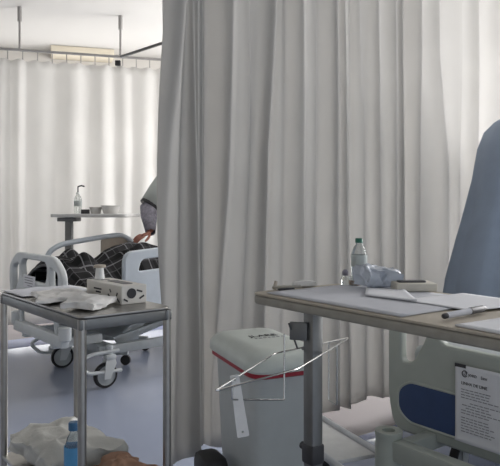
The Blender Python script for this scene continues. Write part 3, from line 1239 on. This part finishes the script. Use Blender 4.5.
# ------------------------------------------------------------------ far overbed table
OT = Vector((-1.39, 5.02, 0))
ot = empty('overbed_table', OT, R(-8), 'narrow white overbed table standing behind the far bed, holding bowls and a bottle', 'table')
TZ = 1.105
b = MB()
me = plate_mesh(rrect(.305, .19, .05), [], .026, .006)
b.mesh(me, Matrix.Translation((.185, .02, TZ - .013)))
b.build('tabletop', 'white', ot)
MB().box((-.03, .0, TZ - .045), (.16, .10, .03), bevel=.006).build('bracket', 'dull_steel', ot)
b = MB()
b.box((-.03, 0, .60), (.055, .045, 1.0), bevel=.006)
b.build('post', 'dull_steel', ot)
b = MB()
b.box((-.03, -.02, .10), (.07, .55, .05), bevel=.008)
for y in (-.26, .22):
    b.box((.24, y, .095), (.60, .045, .04), bevel=.008)
b.build('base', 'bed_grey', ot)
for (x, y) in ((.0, -.26), (.0, .22), (.52, -.26), (.52, .22)):
    rot = Matrix.Rotation(R(90), 3, 'X')
    MB().lathe([(.02, -.012), (.036, -.012), (.036, .012), (.02, .012)], (x, y, .037), 18, rot).tube([(x, y, .04), (x, y, .08)], .012, 8).build('caster', 'rubber', ot)


def ot_pt(x, y, z=TZ):
    return OT + Matrix.Rotation(R(-8), 3, 'Z') @ Vector((x, y, z))


def bottle(name, loc, r, h, cap_m, label_m, body_m, lab, label_z=(.3, .65), liquid=None, neck=.42, capr=.5):
    root = empty(name, loc, 0, lab, 'bottle')
    MB().lathe([(r * .6, .001), (r * .92, .002), (r, .010), (r, h * .62), (r * .96, h * .68), (r * .70, h * .80), (r * neck, h * .86), (r * neck, h * .93)], n=24).build('body', body_m, root, angle=70)
    MB().lathe([(r * capr, h * .90), (r * capr, h * .985), (r * capr * .85, h)], n=18).build('cap', cap_m, root)
    if label_m:
        MB().lathe([(r * 1.012, h * label_z[0]), (r * 1.02, h * label_z[0] + .001), (r * 1.02, h * label_z[1] - .001), (r * 1.012, h * label_z[1])], n=24, cap=False).build('wrap_label', label_m, root)
    return root


bt = bottle('pump_bottle', ot_pt(.03, .03), .030, .17, 'white', 'label', 'clear', 'clear pump bottle with a grey label at the left of the far overbed table', (.35, .6))
g = MB()
g.tube([(0, 0, .165), (0, 0, .215)], .005, 8)
g.tube(fillet([(0, 0, .213), (.03, -.01, .222), (.055, -.018, .214)], .01), .006, 8)
g.build('pump_head', 'dark', bt)


def bowl(loc, r, h, lab, m='bowl', cat='bowl', name='bowl', grp=None):
    root = MB().lathe([(r * .60, .0), (r * .72, .001), (r * .98, h), (r * 1.05, h), (r * 1.05, h + .003), (r * .95, h + .002), (r * .66, .006), (.001, .006)], n=28).build(name, m, loc=loc)
    return tag(root, lab, cat, grp)


bowl(ot_pt(.31, .0), .075, .062, 'white flared bowl on the far overbed table, rightmost on its top')
bowl(ot_pt(.185, .01), .05, .050, 'small white cup on the far overbed table, left of the flared bowl', name='cup', cat='cup')
b = MB().lathe([(.028, 0), (.034, .002), (.034, .030), (.030, .034), (.001, .034)], n=20).build('jar', 'dark', loc=ot_pt(.115, -.03))
tag(b, 'small dark jar beside the pump bottle on the far overbed table', 'jar')

# ------------------------------------------------------------------ stainless table at the left
TL = Vector((-.638, .77, 0)).normalized()      # long edge, going left and away
TR = Vector((.777, .63, 0)).normalized()       # short edge, going right and away
TN = Vector((-.467, 1.78, 0))                  # nearest corner
TZ2 = .85
A, B_ = .655, .275
tyaw = math.atan2(TR.y, TR.x)
tab = empty('instrument_table', TN, tyaw, 'stainless steel instrument table with a lower shelf, in front at the left', 'table')
# local: x along TR, y along TL
b = MB()
me = plate_mesh([(x + B_ / 2, y + A / 2) for x, y in rrect(B_ / 2 + .010, A / 2 + .012, .03)], [], .008, .002)
b.mesh(me, Matrix.Translation((0, 0, TZ2 - .004)))
b.build('tabletop', 'steel', tab)
b = MB()
for (x0, y0, x1, y1) in ((0, 0, B_, 0), (0, A, B_, A), (0, 0, 0, A), (B_, 0, B_, A)):
    c = ((x0 + x1) / 2, (y0 + y1) / 2, TZ2 - .025)
    b.box(c, (abs(x1 - x0) + .024, .02, .032) if y0 == y1 else (.02, abs(y1 - y0) + .024, .032), bevel=.004)
b.build('apron', 'dull_steel', tab)
for (x, y) in ((0, 0), (B_, 0), (0, A), (B_, A)):
    b = MB()
    b.tube([(x, y, .03), (x, y, TZ2 - .01)], .0125, 14)
    lg = b.build('leg', 'steel', tab)
    MB().lathe([(.016, 0), (.018, .005), (.016, .04)], (x, y, 0), 14).build('foot', 'rubber', lg)
b = MB()
SHZ = .27
b.mesh(plate_mesh([(x + B_ / 2, y + A / 2) for x, y in rrect(B_ / 2 + .01, A / 2 + .01, .02)], [], .012, .003), Matrix.Translation((0, 0, SHZ - .006)))
b.build('lower_shelf', 'steel', tab)


def tp(x, y, z=TZ2):
    return TN + TR * x + TL * y + Vector((0, 0, z))


# carton
bx = empty('glove_box', tp(.178, .105), tyaw, 'pale printed carton with dark marks lying on the steel table', 'box')
b = MB()
BW, BL, BH = .088, .25, .058
b.box((BW / 2, BL / 2, BH / 2 + .0005), (BW, BL, BH), bevel=.0025)
b.build('carton', 'boxcard', bx, smooth=False)
b = MB()
b.mesh(plate_mesh(rrect(.017, .065, .016), [], .0012, .0003), Matrix.Translation((BW * .55, BL * .42, BH + .0008)))
b.build('dispensing_slot', 'dark', bx)
b = MB()
# printed marks on the long side (x=0 plane, y along) and the end (y=0 plane)
for (y, z, ln, a) in ((.165, .036, .055, 0), (.16, .026, .035, 0), (.085, .022, .014, .5), (.075, .038, .012, .9), (.045, .016, .02, -.4), (.02, .012, .018, .6), (.03, .03, .012, -1)):
    b.box((-.0008, y, z), (.0012, ln, .005), Matrix.Rotation(a, 3, 'X'))
    b.build('printed_mark', 'ink', bx, smooth=False)
    b = MB()
b.box((BW * .5, BL * .8, BH + .0006), (.03, .012, .0008))
b.build('printed_marks', 'ink', bx, smooth=False)
b = MB()
for (x, z, ln, a) in ((.062, .040, .02, .3), (.070, .020, .018, -.5), (.014, .014, .016, .5)):
    b.box((x, -.0008, z), (ln, .0012, .005), Matrix.Rotation(a, 3, 'Y'))
b.lathe([(.0001, 0), (.016, 0), (.016, .0012), (.0001, .0012)], (.034, -.0002, .034), 20, Matrix.Rotation(R(90), 3, 'X'))
b.build('printed_marks', 'ink', bx, smooth=False)
# vial on the carton
vl = empty('vial', tp(.178 + .035, .105 + .218, TZ2 + BH + .001), 0, 'small white vial with a wide dark cap on the end of the pale carton', 'vial')
MB().lathe([(.0155, 0), (.017, .002), (.0145, .020), (.013, .036), (.013, .040)], n=20).build('body', 'white', vl)
MB().lathe([(.019, .040), (.0205, .041), (.0205, .047), (.018, .049)], n=20).build('cap', 'bed_tan', vl)

# packets on the steel table
g = crumple((.15, .105, .036), .013, 22, 2, 20, .8)
o = g.build('gauze_packet', 'wrap', loc=tp(.078, .122, TZ2 + .001), angle=60)
o.rotation_euler = (R(3), R(-2), tyaw + R(38))
tag(o, 'crumpled white paper packet at the near end of the steel table, beside the carton', 'packet')
g = crumple((.16, .22, .026), .018, 19, 5, 20, .8)
o = g.build('plastic_packet', 'plastic_bag', loc=tp(.082, .335, TZ2 + .001), angle=60)
o.rotation_euler = (0, 0, tyaw + R(-14))
tag(o, 'flat white plastic packet in the middle of the steel table, left of the paper packet', 'packet')


def drape_sheet(a, bb):
    x, y = -.0 + a * .26, .455 + bb * .205
    return tp(x, y, TZ2 + .004 + .006 * abs(noise.noise(Vector((x * 12, y * 12, 2)))))


o = MB().grid(drape_sheet, 20, 20).build('paper_sheet', 'paper_grey', angle=180)
solid(o, .0008)
tag(o, 'thin grey white paper sheet at the far left end of the steel table', 'paper')

# lower shelf things
bt = bottle('water_bottle', tp(.045, .155, SHZ + .001), .028, .235, 'blue_cap', 'blue_label', 'water', 'small water bottle with blue cap and label on the lower steel shelf', (.36, .70), capr=.56)
g = crumple((.25, .36, .12), .04, 9, 9, 24, .75)
o = g.build('plastic_bag', 'bag', loc=tp(.14, .43, SHZ + .001), angle=60)
o.rotation_euler = (0, 0, tyaw)
tag(o, 'loose white plastic bag on the lower steel shelf, left of the water bottle', 'bag')
g = crumple((.165, .16, .105), .034, 16, 21, 24, .55)
o = g.build('paper_bundle', 'brown', loc=tp(.165, .10, SHZ + .001), angle=60)
o.rotation_euler = (0, 0, tyaw + R(10))
tag(o, 'crumpled brown paper bundle on the lower steel shelf, right of the water bottle', 'bundle')

# ------------------------------------------------------------------ bin
BC = Vector((.010, 2.146, 0))                  # front corner of the lid
byaw = math.atan2(.412, .911)
bn = empty('waste_bin', BC, byaw, 'grey plastic waste bin with a pale lid and red rim, under the overbed table', 'bin')
LX, LY = .285, .45


def bin_ring(ax, ay, r, z, dz_front=0.):
    return [(x + LX / 2, y + LY / 2, z - dz_front * (.5 - y / (2 * ay)) ** 2) for x, y in rrect(ax, ay, r, 7)]


b = MB()
b.loft([bin_ring(LX / 2 - .045, LY / 2 - .06, .05, .02), bin_ring(LX / 2 - .04, LY / 2 - .055, .055, .04), bin_ring(LX / 2 - .018, LY / 2 - .03, .06, .585)])
b.build('body', 'bin', bn, angle=50)
b = MB()
b.loft([bin_ring(LX / 2 - .010, LY / 2 - .018, .065, .575, .012), bin_ring(LX / 2 - .003, LY / 2 - .008, .07, .580, .012), bin_ring(LX / 2 - .003, LY / 2 - .008, .07, .601, .012)])
b.build('rim', 'red', bn, angle=50)
b = MB()
b.loft([bin_ring(LX / 2, LY / 2, .075, .596, .012), bin_ring(LX / 2 + .004, LY / 2 + .004, .075, .604, .012), bin_ring(LX / 2 + .002, LY / 2 + .002, .075, .630, .010),
        bin_ring(LX / 2 - .012, LY / 2 - .012, .07, .650, .008), bin_ring(LX / 2 - .030, LY / 2 - .030, .06, .660, .004), bin_ring(LX / 2 - .06, LY / 2 - .06, .05, .664, .002)])
lid = b.build('lid', 'lid', bn, angle=35)
b = MB()
me = text_mesh('JLARE', .046)
b.mesh(me, Matrix.Translation((LX / 2 - .045, LY * .52, .6645)))
b.build('lid_lettering', 'ink', lid, smooth=False)
b = MB()
for k in range(7):
    b.box((LX / 2 - .034 + k * .018, LY * .52 - .026, .6648), (.012 if k % 3 else .008, .009, .0006))
b.build('lid_small_lettering', 'grey_ink', lid, smooth=False)
b = MB()
b.box((-.045, LY * .62, .12), (.10, .15, .235), bevel=.03)
b.build('pedal_housing', 'rubber', bn)
MB().tube([(LX / 2 - .06, .045, .555), (LX / 2 - .06, .040, .535)], .004, 8).build('catch', 'dark', bn)

# ------------------------------------------------------------------ near overbed table
NT0 = Vector((0., 1.90, 0))
TZ3 = .90
nyaw = math.atan2(V.y, V.x)
nt_ = empty('overbed_table', NT0, nyaw, 'beige topped overbed table on a steel post, covered with papers, front right', 'table')
# local x along V (towards the camera, right), local y along U (away, right)
NW, NLn = .45, 1.0
b = MB()
o2 = [(x + NLn / 2, y + NW / 2) for x, y in rrect(NLn / 2, NW / 2, .04)]
b.mesh(plate_mesh(o2, [], .006, .001), Matrix.Translation((0, 0, TZ3 - .003)))
b.build('tabletop', 'board', nt_)
b = MB()
b.mesh(plate_mesh(o2, [], .026, .007), Matrix.Translation((0, 0, TZ3 - .0195)))
b.build('edging', 'edge', nt_)
PX, PY = .068, .190
b = MB()
b.box((PX, PY, .44), (.045, .043, .80), bevel=.006)
b.build('post', 'dull_steel', nt_)
b = MB()
b.box((PX, PY, .40), (.052, .05, .06), bevel=.006)
b.tube([(PX - .05, PY, .41), (PX - .03, PY, .41)], .012, 10)
b.build('clamp', 'dark', nt_)
MB().box((PX + .06, PY, TZ3 - .042), (.26, .16, .02), bevel=.004).build('bracket', 'dull_steel', nt_)
b = MB()
for s_ in (-1, 1):
    b.box((PX + .20, PY + s_ * .17, .065), (.66, .04, .03), bevel=.006)
b.box((PX, PY, .065), (.06, .34, .04), bevel=.006)
b.build('base', 'dull_steel', nt_)
for (x, y) in ((PX - .09, -.17), (PX - .09, .17), (PX + .5, -.17), (PX + .5, .17)):
    MB().lathe([(.008, -.011), (.024, -.011), (.024, .011), (.008, .011)], (x, PY + y, .025), 16, Matrix.Rotation(R(90), 3, 'X')).build('caster', 'rubber', nt_)


def np_(x, y, z=TZ3):
    return NT0 + V * x + U * y + Vector((0, 0, z))


def G(px, py, z):
    """where the table plane of height z is met by the sight line through a photo pixel"""
    Dd = (H - z) * F / (py - HOR)
    return Vector(((px - 250) / F * Dd, Dd, z))


# wire bag holder clipped to the post
rz_ = .712
Pp = NT0 + V * PX + U * PY
wr = empty('wire_bag_holder', Pp + Vector((0, 0, rz_)), 0, 'thin wire bag holder clamped to the steel post above the waste bin', 'wire holder')


def wl(x, y, z):
    return Vector((x, y, z)) - wr.location


ra, rb, rc, rd_ = Vector((-.086, 1.53, rz_)), Vector((.128, 1.74, rz_)), Vector((.335, 2.16, rz_)), Vector((.075, 1.93, rz_))
b = MB()
b.tube(fillet([wl(*ra), wl(*rb), wl(*rc), wl(*rd_)], .02, 4, True), .0028, 8, closed=True)
b.build('top_ring', 'chrome', wr)
b = MB()
lo = .115
pA = wl(*ra.lerp(rd_, .25))
pB = wl(*rb.lerp(rd_, .55))
b.tube(fillet([pA + Vector((0, 0, 0)), pA + Vector((.0, .0, -.05)), pB + Vector((0, 0, -lo)), pB + Vector((0, 0, .075))], .006, 3), .0026, 8)
b.build('lower_loop', 'chrome', wr)
b = MB()
pC = wl(*rc.lerp(rb, .28))
pD = wl(*rc.lerp(rd_, .30))
b.tube(fillet([pC + Vector((0, 0, 0)), pC + Vector((0, 0, -.19)), pD + Vector((0, 0, -.19)), pD], .006, 3), .0026, 8)
b.build('lower_loop', 'chrome', wr)
b = MB()
b.box(Vector((Pp.x - .045, Pp.y - .01, .775)) - wr.location, (.055, .012, .055), YAW - R(90) + R(35), bevel=.003)
b.tube([Vector((Pp.x - .075, Pp.y - .02, .80)) - wr.location, wl(*rd_.lerp(rc, .28))], .003, 8)
b.tube([Vector((Pp.x - .03, Pp.y, .72)) - wr.location, wl(*rd_.lerp(rc, .40))], .006, 8)
b.build('clamp_plate', 'dull_steel', wr)
# hanging white strap
hp = ra.lerp(rd_, .30)
sp_ = empty('plastic_strap', hp, 0, 'white plastic strap with punched holes hanging from the wire holder', 'strap')
b = MB()
sm = plate_mesh(rounded([(-.014, -.155), (.018, -.155), (.010, .008), (-.014, .008)], .005), [[(.002 + .0035 * math.cos(R(a)), -.142 + .0035 * math.sin(R(a))) for a in range(0, 360, 45)], [(-.002 + .003 * math.cos(R(a)), -.005 + .003 * math.sin(R(a))) for a in range(0, 360, 45)]], .003, .0006)
b.mesh(sm, Matrix.Rotation(R(12), 4, 'Z') @ Matrix.Rotation(R(90), 4, 'X') @ Matrix.Rotation(R(7), 4, 'Z'))
b.build('strap', 'white', sp_)

# papers and things on the near table


def sheet_on(name, pts, m, lab, dz, thick=.0008, n=14, cat='paper', lift=.0, grp=None):
    a0, a1, a2, a3 = [Vector(p) for p in pts]

    def f(a, bb):
        p = a0.lerp(a1, a).lerp(a3.lerp(a2, a), bb)
        e = lift * (max(0, a - .6) / .4) ** 2
        return Vector((p.x, p.y, p.z + dz + e + .0006 * noise.noise(Vector((a * 4, bb * 4, dz * 900)))))
    o_ = MB().grid(f, n, n).build(name, m, angle=180)
    solid(o_, thick, 1)
    return tag(o_, lab, cat, grp)


sheet_on('paper_folder', [np_(.055, .02), np_(.56, .012), np_(.56, .40), np_(.055, .40)], 'paper_grey', 'wide grey white paper folder lying along the left half of the overbed table', .001, .0035)
o = sheet_on('paper_slip', [G(365, 298, TZ3), G(417, 305, TZ3), G(404, 293.5, TZ3), G(366, 291.5, TZ3)], 'paper', 'small white folded paper slip on the grey folder, in front of the crumpled bag', .0075, .004, lift=.003)
sheet_on('paper_form', [np_(.40, .20), np_(.62, .19), np_(.66, .44), np_(.42, .445)], 'paper', 'white paper form on the overbed table behind the marker pen', .006, .0008)
sheet_on('paper_pad', [np_(.70, .015), np_(.98, .005), np_(.98, .30), np_(.72, .30)], 'paper', 'white paper pad with a dark line at the right end of the overbed table', .001, .004)
b = MB()
b.box(np_(.79, .155, TZ3 + .0058), (.10, .006, .001), nyaw)
o = b.build('pencil_line', 'dark', smooth=False)
pad = [x for x in bpy.data.objects if x.name == 'paper_pad'][0]
o.name = 'printed_line'
o.parent = pad
# pen
pa, pb = G(443, 318, TZ3 + .008), G(486, 309.5, TZ3 + .008)
pa.z = pb.z = TZ3 + .0115
dpen = (pb - pa)
pn = empty('marker_pen', pa, 0, 'grey and black marker pen lying beside the papers on the overbed table', 'pen')
MB().tube([dpen * .06, dpen * .12, dpen * .62], [.0055, .0072, .0075], 14).build('barrel', 'paper_grey', pn)
MB().tube([dpen * .60, dpen * .90, dpen * .94], [.0082, .0082, .006], 14).build('cap', 'dark', pn)
MB().tube([dpen * .0, dpen * .02, dpen * .08], [.004, .0062, .0062], 14).build('end_plug', 'dark', pn)
MB().tube([dpen * .945, dpen * 1.0], [.0045, .004], 12).build('tip', 'white', pn)
# clip at the left end
c0 = np_(.035, .11, TZ3 + .0005)
cl = empty('plastic_clip', c0, 0, 'beige flat plastic clip at the left end of the overbed table', 'clip')
b = MB()
M = Matrix.Rotation(R(8), 4, 'Z')
b.mesh(plate_mesh(rounded([(-.045, -.012), (.05, -.004), (.05, .016), (.0, .024), (-.04, .012)], .006), [], .006, .002), M @ Matrix.Translation((0, 0, .010)))
b.build('plate', 'edge', cl)
MB().tube([M @ Vector((-.036, -.002, .004)), M @ Vector((-.030, .004, .028))], [.006, .005], 8).build('lever', 'bed_tan', cl)
MB().box((0, 0, .0045), (.05, .02, .008), R(8), bevel=.002).build('jaw', 'dark', cl)
# tissue beside it
o = crumple((.07, .035, .022), .008, 30, 31, 8, .6).build('tissue', 'wrap', loc=np_(.005, .21, TZ3 + .0005), angle=60)
o.rotation_euler = (0, 0, R(10))
tag(o, 'crumpled off white tissue behind the plastic clip on the overbed table', 'tissue')
# bottle with green cap
bb0 = np_(.053, .408, TZ3 + .001)
bt = bottle('medicine_bottle', bb0, .0255, .150, 'green_cap', None, 'clear', 'clear plastic bottle with a dark green cap at the back of the overbed table', capr=.50)
b = MB()
b.lathe([(.0262, .058), (.0264, .059), (.0264, .094), (.0262, .095)], n=24, cap=False)
b.build('wrap_label', 'label', bt)
# amber cup in front of it
mc = empty('medicine_cup', np_(.095, .345, TZ3 + .005), 0, 'small cup of amber liquid in front of the green capped bottle', 'cup')
MB().lathe([(.017, 0), (.019, .001), (.021, .028), (.0225, .028), (.0195, .0015), (.001, .0015)], n=24).build('cup_body', 'clear', mc)
MB().lathe([(.017, .002), (.0192, .016), (.001, .0165)], n=24).build('liquid', 'amber', mc)
# small figure-like vial: dark stopper and pale barrel
sv = empty('dropper_vial', np_(.062, .335, TZ3 + .005), 0, 'little dark stoppered vial left of the amber cup', 'vial')
MB().lathe([(.012, 0), (.013, .002), (.013, .018), (.007, .026), (.007, .030)], n=16).build('body', 'clear', sv)
MB().lathe([(.008, .029), (.010, .031), (.010, .040), (.005, .048)], n=16).build('stopper', 'cuff', sv)
# crumpled film
o = crumple((.115, .085, .066), .026, 18, 13, 20, .35).build('crumpled_wrapper', 'crumple', loc=np_(.18, .365, TZ3 + .005), angle=40)
o.rotation_euler = (0, 0, R(8))
tag(o, 'crumpled pale blue plastic wrapper behind the paper slip on the overbed table', 'wrapper')
# small beige box with a dark slot
tb = empty('tissue_box', np_(.285, .395, TZ3 + .005), R(2), 'low beige box with a dark slot at the back of the overbed table', 'box')
MB().box((0, 0, .0125), (.12, .085, .024), bevel=.004).build('carton', 'boxbeige', tb)
b = MB()
b.mesh(plate_mesh(rrect(.042, .018, .012), [], .005, .001), Matrix.Translation((-.006, 0, .026)))
b.build('slot', 'dark', tb)

# ------------------------------------------------------------------ white tubular step stool under the near bed's foot
ss = empty('step_stool', (.37, 2.50, 0), math.atan2(-.92, .39), 'low step stool with white tube sides beside the foot of the near bed', 'stool')
b = MB()
for y, ln in ((.105, .33), (-.105, .36)):
    b.tube([(-.36, y, .205), (ln - .20, y, .205)], .0135, 12)
b.build('side_tube', 'tube', ss)
MB().box((-.13, 0, .197), (.42, .18, .016), bevel=.004).build('sun_patch_board', 'white', ss)  # white board stands in for the patch of sunlit floor between the tubes
for (x, y) in ((-.33, .105), (-.33, -.105), (.10, .105), (.10, -.105)):
    b = MB()
    b.tube([(x, y, .02), (x, y, .20)], .012, 10)
    lg = b.build('leg', 'tube', ss)
    MB().lathe([(.016, 0), (.016, .03)], (x, y, 0), 12).build('rubber_foot', 'rubber', lg)
MB().tube([(.128, .105, .205), (.145, .105, .205)], .0165, 14).build('end_cap', 'rubber', ss)

# ------------------------------------------------------------------ light: daylight through the windows
for i, (q0, q1, z0, z1) in enumerate(WIN):
    ld = bpy.data.lights.new('window_daylight', 'AREA')
    ld.shape = 'RECTANGLE'
    ld.size = abs(q1 - q0)
    ld.size_y = z1 - z0
    ld.energy = (120, 190)[i]
    ld.color = (1., .98, .97)
    lo_ = bpy.data.objects.new('window_daylight', ld)
    COL.objects.link(lo_)
    lo_.location = SQ(WS + .2, (q0 + q1) / 2, (z0 + z1) / 2)
    lo_.rotation_euler = (-U).to_track_quat('-Z', 'Z').to_euler()
ld = bpy.data.lights.new('window_daylight', 'AREA')
ld.shape = 'RECTANGLE'
ld.size = BWN[1] - BWN[0]
ld.size_y = BWN[3] - BWN[2]
ld.energy = 66
ld.color = (1., .985, .97)
lo_ = bpy.data.objects.new('window_daylight', ld)
COL.objects.link(lo_)
lo_.location = WB + BN * .2 + BD * (BWN[0] + BWN[1]) / 2 + Vector((0, 0, (BWN[2] + BWN[3]) / 2))
lo_.rotation_euler = (-BN).to_track_quat('-Z', 'Z').to_euler()
w = bpy.data.worlds.new('world')
w.use_nodes = True
bgn = w.node_tree.nodes['Background']
bgn.inputs['Color'].default_value = (.86, .92, 1., 1)
bgn.inputs['Strength'].default_value = .78
SC.world = w
vs_ = SC.view_settings
vs_.view_transform = 'Standard'
vs_.look = 'None'
vs_.gamma = 1
vs_.use_curve_mapping = False
vs_.exposure = 0.40
